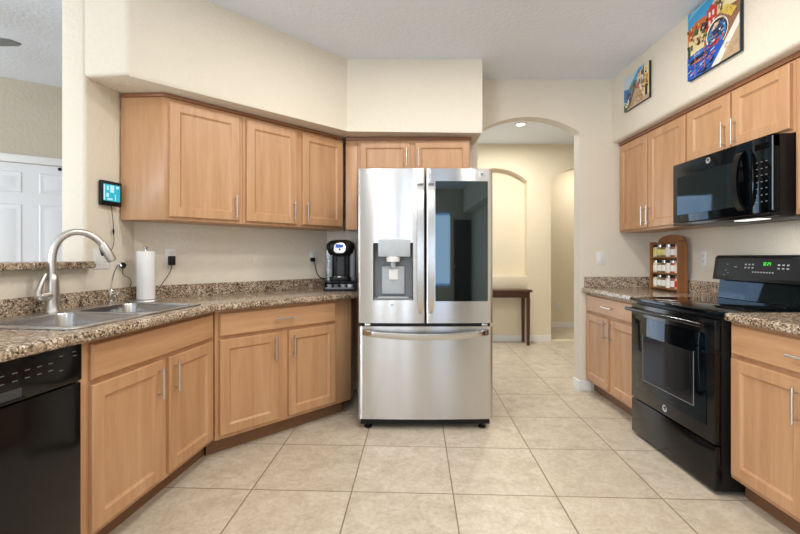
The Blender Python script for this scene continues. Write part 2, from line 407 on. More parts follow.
m = MB(); m.M = wm; m.lathe([(.012, 0), (.016, .008), (.012, .02), (0, .024)], M['blacks'], 12, Matrix.Translation((-.015, -.012, 2.0)) @ Matrix.Rotation(PI/2, 4, 'X')); m.build('door_bumper', d1)

# baseboards
def bboard(name, pts, h=.085, th=.014, side=1):
    m = MB(); P2 = [Vector(p) for p in pts]; off = []
    for i, p in enumerate(P2):
        ns = []
        for a, b in ((i-1, i), (i, i+1)):
            if 0 <= a and b < len(P2):
                d = (P2[b]-P2[a]).normalized(); ns.append(Vector((-d.y, d.x))*side)
        n = sum(ns, Vector((0, 0))).normalized(); k = max(.3, n.dot(ns[0])); off.append(p+n*th/k)
    m.prism([p[:] for p in P2]+[p[:] for p in off[::-1]], 0.0, h, M['white'], .004, 2, lambda c, v: not v and c.z > .05)
    return struct(m, name)
bboard('baseboard_hall', [(.5, 5.86), (2.12, 5.86)], side=-1)
bboard('baseboard_hall_far', [(1.5, 7.0), (4.3, 7.0)], side=-1)
bboard('baseboard_back', [(1.602, YB+.12), (1.602, YB), (1.70, YB)], side=-1)

# ------------------------------------------------------------------ cabinets
def handle(parent, x, z, y, vert=True, L=.15):
    m = MB(); h = L/2; o = .028
    for k in (-.72, .72):
        if vert: m.tube([(x, y, z+k*h), (x, y-o, z+k*h)], .0045, M['nickel'], 8)
        else: m.tube([(x+k*h, y, z), (x+k*h, y-o, z)], .0045, M['nickel'], 8)
    m.tube([(x, y-o, z-h), (x, y-o, z+h)] if vert else [(x-h, y-o, z), (x+h, y-o, z)], .006, M['nickel'], 10)
    return m.build('handle', parent)
def door(parent, x0, x1, z0, z1, hx=None, hz=None, wst=.056, L=.15, name='door'):
    m = MB(); R = lambda i, y: [(x0+i, y, z0+i), (x1-i, y, z0+i), (x1-i, y, z1-i), (x0+i, y, z1-i)]
    m.loft([R(0, -.0005), R(0, -.016), R(.004, -.02), R(wst, -.02), R(wst+.003, -.0165), R(wst+.012, -.0105), R(wst+.014, -.0105)], M['wood'])
    o = m.build(name, parent, True, 20)
    if hx is not None: handle(o, hx, hz, -.0195, True, L)
    return o
def drawer(parent, x0, x1, z0, z1, pull=True, name='drawer', L=.15):
    m = MB(); R = lambda i, y: [(x0+i, y, z0+i), (x1-i, y, z0+i), (x1-i, y, z1-i), (x0+i, y, z1-i)]
    m.loft([R(0, -.0005), R(0, -.012), R(.007, -.02)], M['woodh'])
    o = m.build(name, parent, True, 20)
    if pull: handle(o, (x0+x1)/2, (z0+z1)/2, -.0195, False, L)
    return o
def body(parent, poly, z0, z1):
    m = MB(); m.prism(poly, z0, z1, M['wood'], .002, 1); return m.build('body', parent)
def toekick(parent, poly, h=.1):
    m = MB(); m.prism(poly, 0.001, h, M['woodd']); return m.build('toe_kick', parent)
CT, CB = .915, .875        # counter top and underside

def local_poly(th, pts):
    inv = (Matrix.Translation(th.location) @ Matrix.Rotation(th.rotation_euler[2], 4, 'Z')).inverted()
    return [tuple((inv @ Vector((p[0], p[1], 0)))[:2]) for p in pts]

# sink base cabinet (left run)
DA = .61
c = thing('base_cabinet', 'maple sink base cabinet between the dishwasher and the angled cabinet', 'cabinet', (*A(-1.045, DA), 0), RA)
Wd = .914
body(c, [(0, 0), (Wd, 0), (Wd, .54), (0, .54)], .1, .70)
mrail = MB(); mrail.box(0, Wd, 0, .02, .70, CB-.001, M['wood']); mrail.box(0, .018, .02, .54, .7, CB-.001, M['wood']); mrail.box(Wd-.018, Wd, .02, .54, .7, CB-.001, M['wood']); mrail.build('face_frame', c)
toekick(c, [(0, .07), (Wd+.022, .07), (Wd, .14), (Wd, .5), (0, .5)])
drawer(c, .045, Wd-.03, .715, .855, False, 'drawer_front')
door(c, .045, .447, .125, .695, .415, .595); door(c, .497, Wd-.03, .125, .695, .53, .595)

# angled base cabinet
DB = .574
sB = lambda px, dd: None
fA = Vector(A(-.131, DA))
s_corner = (fA-PA).dot(V)
s_end = 1.30
c = thing('base_cabinet', 'maple base cabinet set at an angle between the sink run and the refrigerator', 'cabinet', (*B(s_corner, DB), 0), RB)
L0 = s_end-s_corner
end = B(s_end, DB)
pl = local_poly(c, [A(-.128, DA-.002), B(s_corner+.004, DB), end, (end[0], YB-.01), (-.66, YB-.01), B(.5, .02), A(-.128, .03)])
body(c, pl, .1, CB-.001)
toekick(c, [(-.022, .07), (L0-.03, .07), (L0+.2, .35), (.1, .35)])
drawer(c, .026, L0-.155, .715, .855)
mid_ = (.026+L0-.155)/2; door(c, .026, mid_-.036, .125, .695, mid_-.068, .595); door(c, mid_+.036, L0-.155, .125, .695, mid_+.068, .595)

# upper cabinets (left, angled run)
DU = .29; UZ0, UZ1 = 1.415, 2.186
def sU(px):   # place along the angled front
    k = (px-400)/417; p = Vector(B(0, DU+.02)); c0 = p.x-p.y
    Y = -c0/(1-k); X = Y+c0; return (Vector((X, Y))-PA).dot(V)
s0, s1, s2, sE = sU(165), sU(243.5), sU(300), sU(344.5)
c = thing('wall_cabinet', 'single door maple wall cabinet with exposed side next to the cream pier', 'cabinet', (*B(s0, DU), UZ0), RB, None)
e0 = A(-.128, .012); 
pl = local_poly(c, [e0, B(s0, DU), B(s1, DU), B(s1, .004), B(.01, .004)])
body(c, pl, 0, UZ1-UZ0-.025)
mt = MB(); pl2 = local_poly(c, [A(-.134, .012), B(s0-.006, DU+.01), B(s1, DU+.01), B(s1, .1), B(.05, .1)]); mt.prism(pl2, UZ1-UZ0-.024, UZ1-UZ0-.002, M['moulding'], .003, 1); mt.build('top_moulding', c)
hz = .115
dW = sU(240)-s0
door(c, sU(170)-s0, dW, .02, UZ1-UZ0-.045, dW-.03, hz)
c = thing('wall_cabinet', 'two door maple wall cabinet above the coffee maker', 'cabinet', (*B(s1, DU), UZ0), RB, None)
pl = local_poly(c, [B(s1+.001, .004), B(s1+.001, DU), B(sE, DU), (B(sE, DU)[0]-.02, YB-.006), (-.644, YB-.006)])
body(c, pl, 0, UZ1-UZ0-.025)
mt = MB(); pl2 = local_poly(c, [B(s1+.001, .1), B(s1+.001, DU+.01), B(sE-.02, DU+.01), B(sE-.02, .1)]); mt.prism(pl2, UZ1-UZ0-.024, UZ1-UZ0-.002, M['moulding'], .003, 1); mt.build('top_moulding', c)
a, b_ = sU(247)-s1, sU(297.5)-s1
door(c, a, b_, .02, UZ1-UZ0-.045, b_-.03, hz)
a, b_ = sU(303)-s1, sU(343)-s1
door(c, a, b_, .02, UZ1-UZ0-.045, a+.03, hz)

# cabinet above the refrigerator
YF = 3.475
c = thing('wall_cabinet', 'shallow two door maple cabinet above the stainless refrigerator', 'cabinet', (-.46, YF, 1.415), 0)
body(c, [(.105, 0), (1.045, 0), (1.045, .238), (.105, .238)], .44, .744)
m = MB(); m.box(.008, .104, 0, .235, 0, .744, M['wood'], .002); m.build('filler_panel', c)
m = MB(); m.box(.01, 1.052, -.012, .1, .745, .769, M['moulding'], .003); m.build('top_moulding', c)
door(c, .128, .543, .455, .728, .513, .60, .05); door(c, .585, 1.033, .455, .728, .613, .60, .05)

# right run: far base, near base
XF = 1.64
c = thing('base_cabinet', 'two door maple base cabinet beside the far side of the black range', 'cabinet', (1.66, YB-.004, 0), RR)
Wr = YB-.004-2.835
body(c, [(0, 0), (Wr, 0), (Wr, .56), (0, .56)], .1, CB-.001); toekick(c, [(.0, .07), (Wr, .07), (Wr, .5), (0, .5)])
drawer(c, .035, Wr-.03, .715, .855)
door(c, .035, Wr/2-.018, .125, .695, Wr/2-.045, .60); door(c, Wr/2+.018, Wr-.03, .125, .695, Wr/2+.045, .60)
c = thing('base_cabinet', 'maple base cabinet beside the near side of the black range', 'cabinet', (XF, 2.065, 0), RR)
Wn = .84
body(c, [(0, 0), (Wn, 0), (Wn, .56), (0, .56)], .1, CB-.001); toekick(c, [(.0, .07), (Wn, .07), (Wn, .5), (0, .5)])
drawer(c, .02, Wn-.03, .715, .855)
door(c, .02, Wn/2-.016, .125, .695, Wn/2-.05, .585); door(c, Wn/2+.016, Wn-.03, .125, .695, Wn/2+.05, .585)

# right run: wall cabinets
XU = 1.96; RZ0, RZ1 = 1.40, 2.199
def wallcab(label, y1, y0, z0, doors, hz):
    c = thing('wall_cabinet', label, 'cabinet', (XU, y1, z0), RR); Wc = y1-y0
    body(c, [(0, 0), (Wc, 0), (Wc, .262), (0, .262)], 0, RZ1-z0-.028)
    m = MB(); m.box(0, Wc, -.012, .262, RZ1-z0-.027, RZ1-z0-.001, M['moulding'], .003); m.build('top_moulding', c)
    for x0, x1, hx in doors: door(c, x0, x1, .018 if z0 < 1.5 else .02, RZ1-z0-.04, hx, hz)
    return c
Wf = YB-.004-2.835
wallcab('two door maple wall cabinet above the wooden spice rack', YB-.004, 2.835, RZ0, ((.03, Wf/2-.008, Wf/2-.035), (Wf/2+.008, Wf-.012, Wf/2+.035)), .115)
wallcab('short two door maple wall cabinet directly above the black microwave', 2.833, 2.067, 1.81, ((.014, .375, .345), (.391, .752, .421)), .105)
wallcab('maple wall cabinet on the near side of the black microwave', 2.065, 1.46, RZ0, ((.03, .298, .268), (.31, .575, .34)), .115)

# ------------------------------------------------------------------ countertops
# sink place on the left run
ST0, ST1, SD0, SD1 = -1.045, -.195, .055, .592
fc = None
def inter(t_d, b_d):   # where the front lines of the two runs meet
    P0 = PA+N*t_d; Q0 = PA+MM*b_d
    det = U.x*(-V.y)-U.y*(-V.x); r = Q0-P0
    t = (r.x*(-V.y)-r.y*(-V.x))/det; p = P0+U*t; return (p.x, p.y)
cA, cB = .668, .635
fi = inter(cA, cB)
e1 = B(1.335, cB)
outer = [A(-2.1, .004), A(-2.1, cA), fi, (e1[0]-.012, e1[1]-.012), (e1[0]+.004, e1[1]+.02), (e1[0]+.004, YB-.006), (-.64, YB-.006), A(-.006, .006)]
hole = [A(t, d) for t, d in rrect(ST0+.012, ST1-.012, SD0+.02, SD1-.012, .04, 4)]
lc = thing('countertop', 'brown granite countertop with the sink, running from the dishwasher to the refrigerator', 'countertop')
m = MB()
def front(c):
    p = Vector((c.x, c.y))-PA
    return p.dot(N) > .5 or p.dot(MM) > .5
m.plate(outer, [hole], CB, CT, M['granite'], .014, 3, front); m.build('slab', lc)
m = MB(); th = .02
m.prism([A(-2.1, .002), A(-2.1, th), inter(th, th), (B(1.45, th)[0], B(1.45, th)[1]), B(1.45, .002), A(-.002, .002)], CT+.0005, CT+.085, M['granite'], .003, 2); m.build('backsplash', lc)
# counter at the far right corner
rc = thing('countertop', 'short brown granite countertop in the corner under the spice rack', 'countertop')
m = MB(); m.plate([(1.617, YB-.012), (1.622, 2.834), (2.222, 2.834), (2.222, YB-.004), (1.632, YB-.004)][::1], [], CB, CT, M['granite'], .014, 3, lambda c: c.x < 1.7); m.build('slab', rc)
m = MB(); m.prism([(2.226, 2.834), (2.206, 2.834), (2.206, YB-.024), (1.64, YB-.024), (1.64, YB-.003), (2.226, YB-.003)], CT+.0005, CT+.095, M['granite'], .003, 2); m.build('backsplash', rc)
rc = thing('countertop', 'brown granite countertop on the near side of the black range', 'countertop')
m = MB(); m.plate([(1.60, 2.058), (1.615, 2.066), (2.222, 2.066), (2.222, 1.2), (1.60, 1.2)], [], CB, CT, M['granite'], .014, 3, lambda c: c.x < 1.7); m.build('slab', rc)
m = MB(); m.box(2.206, 2.226, 1.2, 2.066, CT+.0005, CT+.095, M['granite'], .003); m.build('backsplash', rc)
# raised bar ledge in the pass-through
m = MB(); m.prism([A(-3.2, -.3), A(-3.2, .06), A(-.36, .06), A(-.345, .045), A(-.345, .004), A(-.374, .004), A(-.374, -.3)], 1.127, 1.166, M['granite'], .013, 3, lambda c, v: not v)
tag(m.build('bar_ledge'), 'raised granite bar ledge across the pass-through behind the sink', 'ledge')

# ------------------------------------------------------------------ sink
sk = thing('kitchen_sink', 'stainless steel double bowl sink set into the granite countertop', 'sink', (*A(ST0, 0), CT), RA)
# local: x along the run, y = -d
W = ST1-ST0
def SY(d): return -d
bowls = [(.035, .415), (.44, W-.03)]
m = MB()
outer = rrect(0, W, SY(SD1), SY(SD0), .045, 5)
by0, by1 = SY(SD1)+.028, SY(SD0)-.09
holes = [rrect(a, b, by0, by1, .06, 6) for a, b in bowls]
m.plate(outer, holes, .0008, .007, M['sink'], .003, 2); m.build('deck', sk)
for a, b in bowls:
    m = MB(); L = []
    for ins, z, r in ((0, .006, .06), (.004, -.004, .058), (.012, -.09, .055), (.02, -.15, .05), (.05, -.172, .04), (.09, -.176, .03)):
        L.append([(x, y, z) for x, y in rrect(a+ins, b-ins, by0+ins, by1-ins, r, 6)])
    m.loft(L, M['sinkbowl'], False, True); bo = m.build('bowl', sk, True, 60)
    m = MB(); m.lathe([(.0, .001), (.04, .001), (.042, .003), (.03, .002), (.02, -.001), (0, -.001)], M['chrome'], 20, Matrix.Translation(((a+b)/2, (by0+by1)/2, -.1755))); m.build('drain', bo)
# main faucet
fx = A(-.655, .098)
f = thing('faucet', 'tall brushed steel pull-down faucet with side lever behind the sink', 'faucet', (*fx, CT+.0075), 0)
m = MB(); m.lathe([(.033, 0), (.033, .006), (.029, .014), (.0265, .05), (.028, .1), (.0275, .15), (.025, .172), (.0195, .18), (.0185, .185)], M['nickel'], 24); m.build('base', f)
sd = Vector((.155, .14, 0))
m = MB(); pts = [Vector((0, 0, .17)), Vector((0, 0, .24))]+bez((0, 0, .25), (0, 0, .42), tuple(sd*.74+Vector((0, 0, .445))), tuple(sd*1.06+Vector((0, 0, .285))), 20)
m.tube(pts, .0165, M['nickel'], 16); m.build('spout', f)
p3 = sd*1.06+Vector((0, 0, .285)); dr = (p3-pts[-2]).normalized()
m = MB(); m.tube([p3-dr*.06, p3-dr*.04, p3+dr*.02, p3+dr*.04], [.017, .020, .0225, .0215], M['nickel'], 18); m.tube([p3+dr*.0395, p3+dr*.043], .018, M['blacks'], 14); sh = m.build('spray_head', f)
m = MB(); q = p3-dr*.012+Vector((-.018, -.014, .0)); m.box(-.006, .006, -.004, .004, -.024, .024, M['blacks'], .003, 2, Matrix.Translation(q) @ Matrix.Rotation(-.3, 4, 'Y')); m.build('spray_button', sh)
ld = Vector((-.05, -.95, 0)).normalized()
m = MB(); m.tube([Vector((0, 0, .085)), ld*.04+Vector((0, 0, .08)), ld*.07+Vector((0, 0, .083)), ld*.082+Vector((0, 0, .088))], [.022, .021, .02, .012], M['nickel'], 14)
m.tube([ld*.068+Vector((0, 0, .082)), ld*.074+Vector((0, 0, .105)), ld*.056+Vector((0, 0, .15)), ld*.036+Vector((0, 0, .185))], [.018, .014, .0105, .008], M['nickel'], 12); m.build('lever', f)
# small filtered water faucet
g = thing('water_faucet', 'small slim chrome drinking water faucet beside the paper towels', 'faucet', (*A(-.30, .098), CT+.0075), 0)
m = MB(); m.lathe([(.019, 0), (.019, .004), (.0125, .01), (.0125, .075), (.009, .082)], M['chrome'], 18); m.build('base', g)
m = MB(); m.tube([(0, 0, .075), (0.001, 0, .10)]+bez((0.001, 0, .10), (.003, .0, .15), (.018, 0, .19), (.034, .005, .225), 10)+[(.042, .006, .232), (.05, .006, .226), (.055, .006, .212)], .004, M['chrome'], 10); m.build('spout', g)
m = MB(); m.tube([(.0, 0, .028), (.022, -.02, .038), (.045, -.03, .058), (.062, -.036, .068)], [.011, .014, .0135, .008], M['chrome'], 12); m.build('lever', g)

# paper towels
px = (-1.575, 2.585)
t = thing('paper_towel_holder', 'round steel paper towel holder standing beside the sink', 'holder', (*px, CT+.0008), 0)
m = MB(); m.lathe([(.088, 0), (.09, .004), (.088, .009), (.02, .012), (.0, .012)], M['nickel'], 32); m.build('base', t)
m = MB(); m.tube([(0, 0, .01), (0, 0, .325)], .006, M['nickel'], 10); m.lathe([(.006, .32), (.015, .327), (.015, .331), (.006, .337), (0, .339)], M['nickel'], 16); m.build('post', t)
m = MB(); m.lathe([(.02, .0), (.049, 0), (.050, .003), (.050, .292), (.049, .295), (.02, .295), (.02, .0)], M['paper'], 36, Matrix.Translation((*px, CT+.014))); 
tag(m.build('paper_towel_roll'), 'white paper towel roll upright on its steel holder', 'paper towel')

# ------------------------------------------------------------------ wall plates and small electrics
def wall_plate(label, loc, rz, w_=.07, h=.115, kind='outlet', name='wall_outlet'):
    o = thing(name, label, 'outlet' if kind == 'outlet' else 'switch', loc, rz)
    m = MB(); m.box(-w_/2, w_/2, -.006, -.0006, -h/2, h/2, M['plate'], .003, 2); m.build('cover_plate', o)
    gang = 1 if w_ < .09 else 2
    for k in range(gang):
        x = 0 if gang == 1 else (-.023+.046*k)
        if kind == 'outlet' and k == gang-1 or kind == 'outlet' and gang == 1:
            for z in (-.02, .02):
                m = MB(); m.box(x-.016, x+.016, -.0085, -.0055, z-.014, z+.014, M['plate'], .004, 2)
                for sx in (-.006, .006): m.box(x+sx-.0012, x+sx+.0012, -.0088, -.008, z-.003, z+.006, M['slot'])
                m.box(x-.002, x+.002, -.0088, -.008, z-.010, z-.007, M['slot']); m.build('socket', o)
        else:
            m = MB(); m.box(x-.016, x+.016, -.0095, -.0055, -.033, .033, M['plate'], .003, 2); m.build('rocker', o)
    return o
o1 = B(.21, 0); wall_plate('white wall outlet with a black charger plugged in, near the paper towels', (*o1, 1.185), RB)
o2 = B(1.338, 0); wall_plate('white wall outlet with the coffee maker cord plugged in', (*o2, 1.178), RB)
o3 = A(-.262, 0); wall_plate('wide white wall plate behind the faucet spout', (*o3, 1.178), RA, .115)
wall_plate('white light switch on the wall right of the arch', (1.79, YB, 1.178), 0, .075, .118, 'switch', 'light_switch')
wall_plate('white wall outlet between the spice rack and the range', (XR, 3.06, 1.175), RR)
wall_plate('small white wall outlet low on the far hall wall', (2.66, 7.0, .36), 0)
# black charger and cord
def LB(p, loc, rz): return p
c = thing('charger', 'black plug-in charger in the wall outlet behind the paper towels', 'charger', (*o1, 1.165), RB)
m = MB(); m.box(-.02, .02, -.045, -.0095, -.032, .03, M['blacks'], .005, 2); m.build('adapter', c)
m = MB(); m.tube(bez((0, -.03, -.03), (0, -.03, -.09), (-.05, -.03, -.12), (-.12, -.06, -.2475), 14), .0022, M['blacks'], 6); m.build('cord', c)
# weather display
c = thing('weather_display', 'small black digital display with lit cyan screen on the wall above the sink', 'display', (*A(-.217, .0), 1.558), RA-.12)
m = MB(); m.box(-.068, .068, -.034, -.014, -.07, .075, M['blacks'], .006, 2); m.box(-.02, .02, -.015, -.003, -.03, .03, M['blacks']); m.build('case', c)
m = MB(); m.box(-.054, .054, -.0352, -.0338, -.042, .055, M['cyan'])
for x0, x1, z0, z1 in ((-.053, -.044, -.038, .05), (-.034, -.02, .02, .046), (-.012, .014, .008, .05), (-.036, -.02, -.02, .004), (-.03, .004, -.036, -.026), (.026, .046, .034, .048), (.02, .026, -.036, .0)): m.box(x0, x1, -.0356, -.0350, z0, z1, M['cyanw'], .0002, 1)
m.build('screen', c)
m = MB(); m.tube(bez((.01, -.02, -.055), (.012, -.02, -.12), (.03, -.015, -.16), (.03, -.012, -.2), 10), .002, M['blacks'], 6)
m.tube([(.03, -.012, -.2), (.031, -.012, -.215), (.032, -.012, -.235)], [.003, .006, .003], M['blacks'], 8)
m.tube(bez((.032, -.012, -.235), (.04, -.012, -.30), (.02, -.02, -.33), (-.022, -.016, -.356), 8), .0018, M['blacks'], 6); m.build('cord', c)
c = thing('power_adapter', 'black power adapter with a curly cord hanging by the wide wall plate', 'adapter', (*A(-.125, .012), 1.135), RA)
m = MB(); m.box(-.014, .014, -.022, .0, -.012, .018, M['blacks'], .004, 2, Matrix.Rotation(.6, 4, 'Y')); m.tube([(.008, -.012, .012), (.024, -.014, .026)], .006, M['chrome'], 8); m.build('adapter_body', c)
m = MB(); m.tube(bez((0, -.012, -.012), (-.03, -.02, -.07), (.03, -.02, -.06), (.055, -.015, -.085), 12)+bez((.056, -.015, -.088), (.075, -.015, -.1), (.06, -.01, -.12), (.06, -.01, -.136), 8), .002, M['blacks'], 6); m.build('cord', c)

# ------------------------------------------------------------------ coffee maker on its pod drawer
kx = Vector((-.487, 3.44)); rk = .05
c = thing('pod_drawer', 'black coffee pod drawer under the coffee maker', 'drawer unit', (kx.x, kx.y, CT+.0008), rk)
m = MB(); m.box(-.125, .125, -.13, .13, 0, .012, M['blacks'], .003); m.box(-.125, .125, -.13, .13, .066, .078, M['blacks'], .003)
for x in (-.12, .12): m.box(x-.005, x+.005, -.13, .13, .01, .068, M['blacks'])
m.box(-.115, .115, .1, .12, .012, .066, M['blacks']); m.build('frame', c)
m = MB(); m.box(-.113, .113, -.134, -.128, .016, .03, M['grey'], .002); m.build('tray_front', c)
for i in range(4):
    x = -.083+i*.055
    m = MB(); m.lathe([(.018, .0), (.0235, .036), (.026, .038), (.026, .04), (0, .04)], M['plate'] if i == 3 else (M['grey'] if i % 2 else M['lightgrey']), 16, Matrix.Translation((x, -.092, .0145)) )
    q = m.build('coffee_pod'); q.location = c.location; q.rotation_euler = c.rotation_euler
    tag(q, ('grey coffee pod first from the left in the drawer', 'darker grey coffee pod second from the left in the drawer', 'grey coffee pod third from the left in the drawer', 'white coffee pod at the right end of the drawer')[i], 'coffee pod', 'coffee pods in the drawer')
c = thing('coffee_maker', 'black and silver single serve coffee maker with a blue screen', 'coffee maker', (kx.x, kx.y, CT+.0795), rk)
m = MB(); 
m.prism(rrect(-.085, .085, -.1, .12, .03, 4), 0, .03, M['blacks'], .004, 2); m.prism(rrect(-.075, .075, .0, .115, .02, 4), .028, .3, M['blacks'], .004, 2); m.build('body', c)
m = MB(); m.lathe([(.055, .03), (.055, .036), (.0, .036)], M['nickel'], 24, Matrix.Translation((0, -.045, 0))); m.build('drip_tray', c)
m = MB(); m.prism(rrect(-.04, .04, -.03, .02, .02, 4), .04, .2, M['darkgrey'], .006, 2); m.build('brew_column', c)
m = MB(); m.loft([[(x, y, z) for x, y in rrect(-.118+i, .118-i, -.1+k, .12-i*.5, .05, 6)] for z, i, k in ((.205, .03, .03), (.225, .016, .012), (.27, .004, .0), (.30, .008, .006), (.322, .03, .03), (.333, .062, .07))], M['blacks']); m.build('brew_head', c)
m = MB(); hd = Matrix.Translation((0, -.106, .262)) @ Matrix.Rotation(PI/2-.25, 4, 'X')
m.loft([[(x*s, y*s, z) for x, y in rrect(-.05, .05, -.044, .044, .036, 6)] for s, z in ((1, -.012), (1, .006), (.93, .011), (.6, .012))], M['logo'], mx=hd); fp = m.build('front_panel', c)
m = MB(); m.box(-.032, .032, .002, .03, .0112, .0132, M['bluelcd'], .001, 1, hd); m.build('screen', fp)
m = MB(); m.lathe([(.009, .011), (.009, .014), (0, .014)], M['blacks'], 14, hd @ Matrix.Translation((0, -.012, 0))); m.build('brew_button', fp)
for s in (-1, 1):
    x = s*.098
    m = MB(); m.prism(rrect(x-.024, x+.024, -.05, .115, .018, 5), .0, .262, M['clear'] if s < 0 else M['grey'], .004, 2); m.build('water_tank' if s < 0 else 'side_cover', c)
m = MB(); m.tube(bez((-.1, .1, .02), (-.16, .1, .0), (-.2, .1, .0), (-.224, .122, .09), 12)+[(-.237, .14, .14), (-.248, .15, .167)], .0045, M['blacks'], 8)
m.box(-.018, .018, -.016, .014, -.016, .016, M['blacks'], .005, 2, Matrix.Translation((-.256, .155, .17)) @ Matrix.Rotation(PI/4-.05, 4, 'Z')); m.build('cord', c)

# ------------------------------------------------------------------ refrigerator
FX, FY = .1745, 2.866
fr = thing('refrigerator', 'stainless french door refrigerator with water dispenser and dark glass panel', 'refrigerator', (FX, FY, 0), 0)
m = MB(); m.box(-.445, .445, .075, .72, .045, 1.765, M['darkgrey'], .006); m.build('case', fr)
fr.scale = (1.018, 1, 1)
BUL = .013
def fy(x): return -BUL*(1-(x/.456)**2)
def curved(mb, x0, x1, z0, z1, mt, y1=.07, off=0, n=14, er0=False, er1=False, top=False):
    xs = [x0+(x1-x0)*i/n for i in range(n+1)]; pts = []
    for x in xs: pts.append((x, fy(x)+off))
    if er0: pts = [(x0, pts[0][1]+.012), (x0+.0035, pts[0][1]+.0035), (x0+.012, fy(x0+.012)+off)]+[p for p in pts if p[0] > x0+.014]
    if er1: pts = [p for p in pts if p[0] < x1-.014]+[(x1-.012, fy(x1-.012)+off), (x1-.0035, pts[-1][1]+.0035), (x1, pts[-1][1]+.012)]
    poly = pts+[(x1, y1), (x0, y1)]
    mb.prism(poly, z0, z1, mt)
DZ0, DZ1 = .735, 1.795
hx0, hx1, hz0, hz1 = -.353, -.083, .892, 1.285
m = MB()
curved(m, -.456, hx0, DZ0, DZ1, M['steel'], er0=True); curved(m, hx1, -.0035, DZ0, DZ1, M['steel'], er1=True)
curved(m, hx0, hx1, DZ0, hz0, M['steel']); curved(m, hx0, hx1, hz1, DZ1, M['steel'])
ld_ = m.build('door', fr); tag(ld_, 'left door with water dispenser')
m = MB()   # dispenser recess lining
m.box(hx0, hx1, .055, .069, hz0, hz1, M['grey']); m.box(hx0, hx0+.006, -.012, .056, hz0, hz1, M['darkgrey']); m.box(hx1-.006, hx1, -.015, .056, hz0, hz1, M['darkgrey'])
m.box(hx0+.006, hx1-.006, -.012, .056, hz0, hz0+.012, M['grey']); dp = m.build('dispenser', ld_)
m = MB(); m.box(hx0+.035, hx1-.02, -.034, .05, 1.19, 1.31, M['lightgrey'], .006); m.build('dispenser_panel', dp)
m = MB(); m.lathe([(.036, .0), (.04, .03), (.03, .035), (0, .035)], M['plate'], 18, Matrix.Translation(((hx0+hx1)/2, -.005, 1.156)) @ Matrix.Scale(1.2, 4, (1, 0, 0))); m.tube([((hx0+hx1)/2, -.005, 1.16), ((hx0+hx1)/2, -.005, 1.12)], .018, M['lightgrey'], 14); m.build('nozzle', dp)
m = MB(); m.box(hx0+.055, hx1-.055, .028, .055, .93, 1.125, M['lightgrey'], .01); m.box((hx0+hx1)/2-.03, (hx0+hx1)/2+.035, .018, .03, 1.03, 1.105, M['plate'], .006); m.build('lever', dp)
m = MB(); m.box(hx0+.03, hx1-.03, -.012, .045, hz0+.0125, hz0+.022, M['lightgrey'], .003); m.build('drip_tray', dp)
m = MB(); m.lathe([(.0, 0), (.006, .0), (.006, .003), (0, .003)], M['blacks'], 10, Matrix.Translation((-.225, fy(-.225)-.0005, .86)) @ Matrix.Rotation(PI/2, 4, 'X')); m.build('dot', ld_)
m = MB(); curved(m, .0035, .456, DZ0, DZ1, M['steel'], er0=True, er1=True); rd = m.build('door', fr); tag(rd, 'right door with dark glass panel')
m = MB(); curved(m, .066, .421, .885, 1.708, M['mirrorblk'], y1=.0, off=-.0025); gp = m.build('glass_panel', rd); tag(gp, 'dark mirrored glass panel')
def badge(parent, x, y, z, r, rot=0, name='logo'):
    m = MB(); mx = Matrix.Translation((x, y, z)) @ Matrix.Rotation(PI/2, 4, 'X')
    m.lathe([(0, 0), (r, 0), (r, .0012), (r*.82, .0016), (r*.8, .0010), (0, .0010)], M['logo'], 22, mx)
    # two curled strokes inside the ring
    for k in (-1, 1):
        pts = [(k*r*.12+math.cos(a)*r*.32*k, .1*r+math.sin(a)*r*.42, .0014) for a in [PI*.5*i/2 for i in range(7)]]
        m.tube(pts, r*.07, M['blacks'], 5, mx)
    return m.build(name, parent)
badge(rd, .381, fy(.381)-.0008, 1.752, .02)
for side, dr_ in ((-1, ld_), (1, rd)):
    x = side*.036; y0 = fy(0)-.045
    m = MB()
    def hp(z, hw, yo): return [(x-hw, y0+yo, z), (x+hw, y0+yo, z), (x+hw, y0+yo+.014, z), (x-hw, y0+yo+.014, z)]
    m.loft([hp(.80, .008, .042), hp(.825, .014, .022), hp(.86, .02, .006), hp(.92, .0215, 0), hp(1.62, .0215, 0), hp(1.668, .021, .008), hp(1.69, .0205, .034), hp(1.694, .02, .045)], M['steelh']); m.build('handle', dr_, True, 25)
m = MB(); curved(m, -.456, .456, .076, .712, M['steel'], er0=True, er1=True, n=26); dw = m.build('freezer_drawer', fr)
m = MB(); L = []
for i in range(21):
    u = -1+2*i/20; x = u*.425; e = min(1, (1-abs(u))/.05); yy = fy(x)-.006-.036*e-.012*(1-u*u); zc = .674-.022*(1-u*u); hh = .019+.005*(1-u*u)
    L.append([(x, yy, zc-hh), (x, yy-.006, zc-hh*.4), (x, yy-.004, zc+hh*.8), (x, yy+.01, zc+hh), (x, yy+.014, zc-hh)])
m.loft(L, M['steelh']); m.build('handle', dw, True, 50)
m = MB(); m.box(-.44, .44, .02, .075, .7125, .7345, M['blacks']); m.build('gasket', fr)
for x in (-.41, .38):
    m = MB(); m.box(x, x+.04, -.005, .06, .7145, .732, M['steelh'], .003); m.build('hinge', fr)
m = MB(); m.box(-.44, .44, .03, .09, .03, .06, M['blacks']); m.build('kick_grille', fr)
for x in (-.39, .39):
    for y in (.05, .62):
        m = MB(); m.lathe([(.025, 0), (.025, .012), (.014, .016), (.014, .05)], M['blacks'], 14, Matrix.Translation((x, y, .0005))); m.build('foot', fr)
for x in (-.3, .3):
    m = MB(); m.box(x-.06, x+.06, .04, .14, 1.766, 1.80, M['darkgrey'], .006); m.build('hinge_cover', fr)

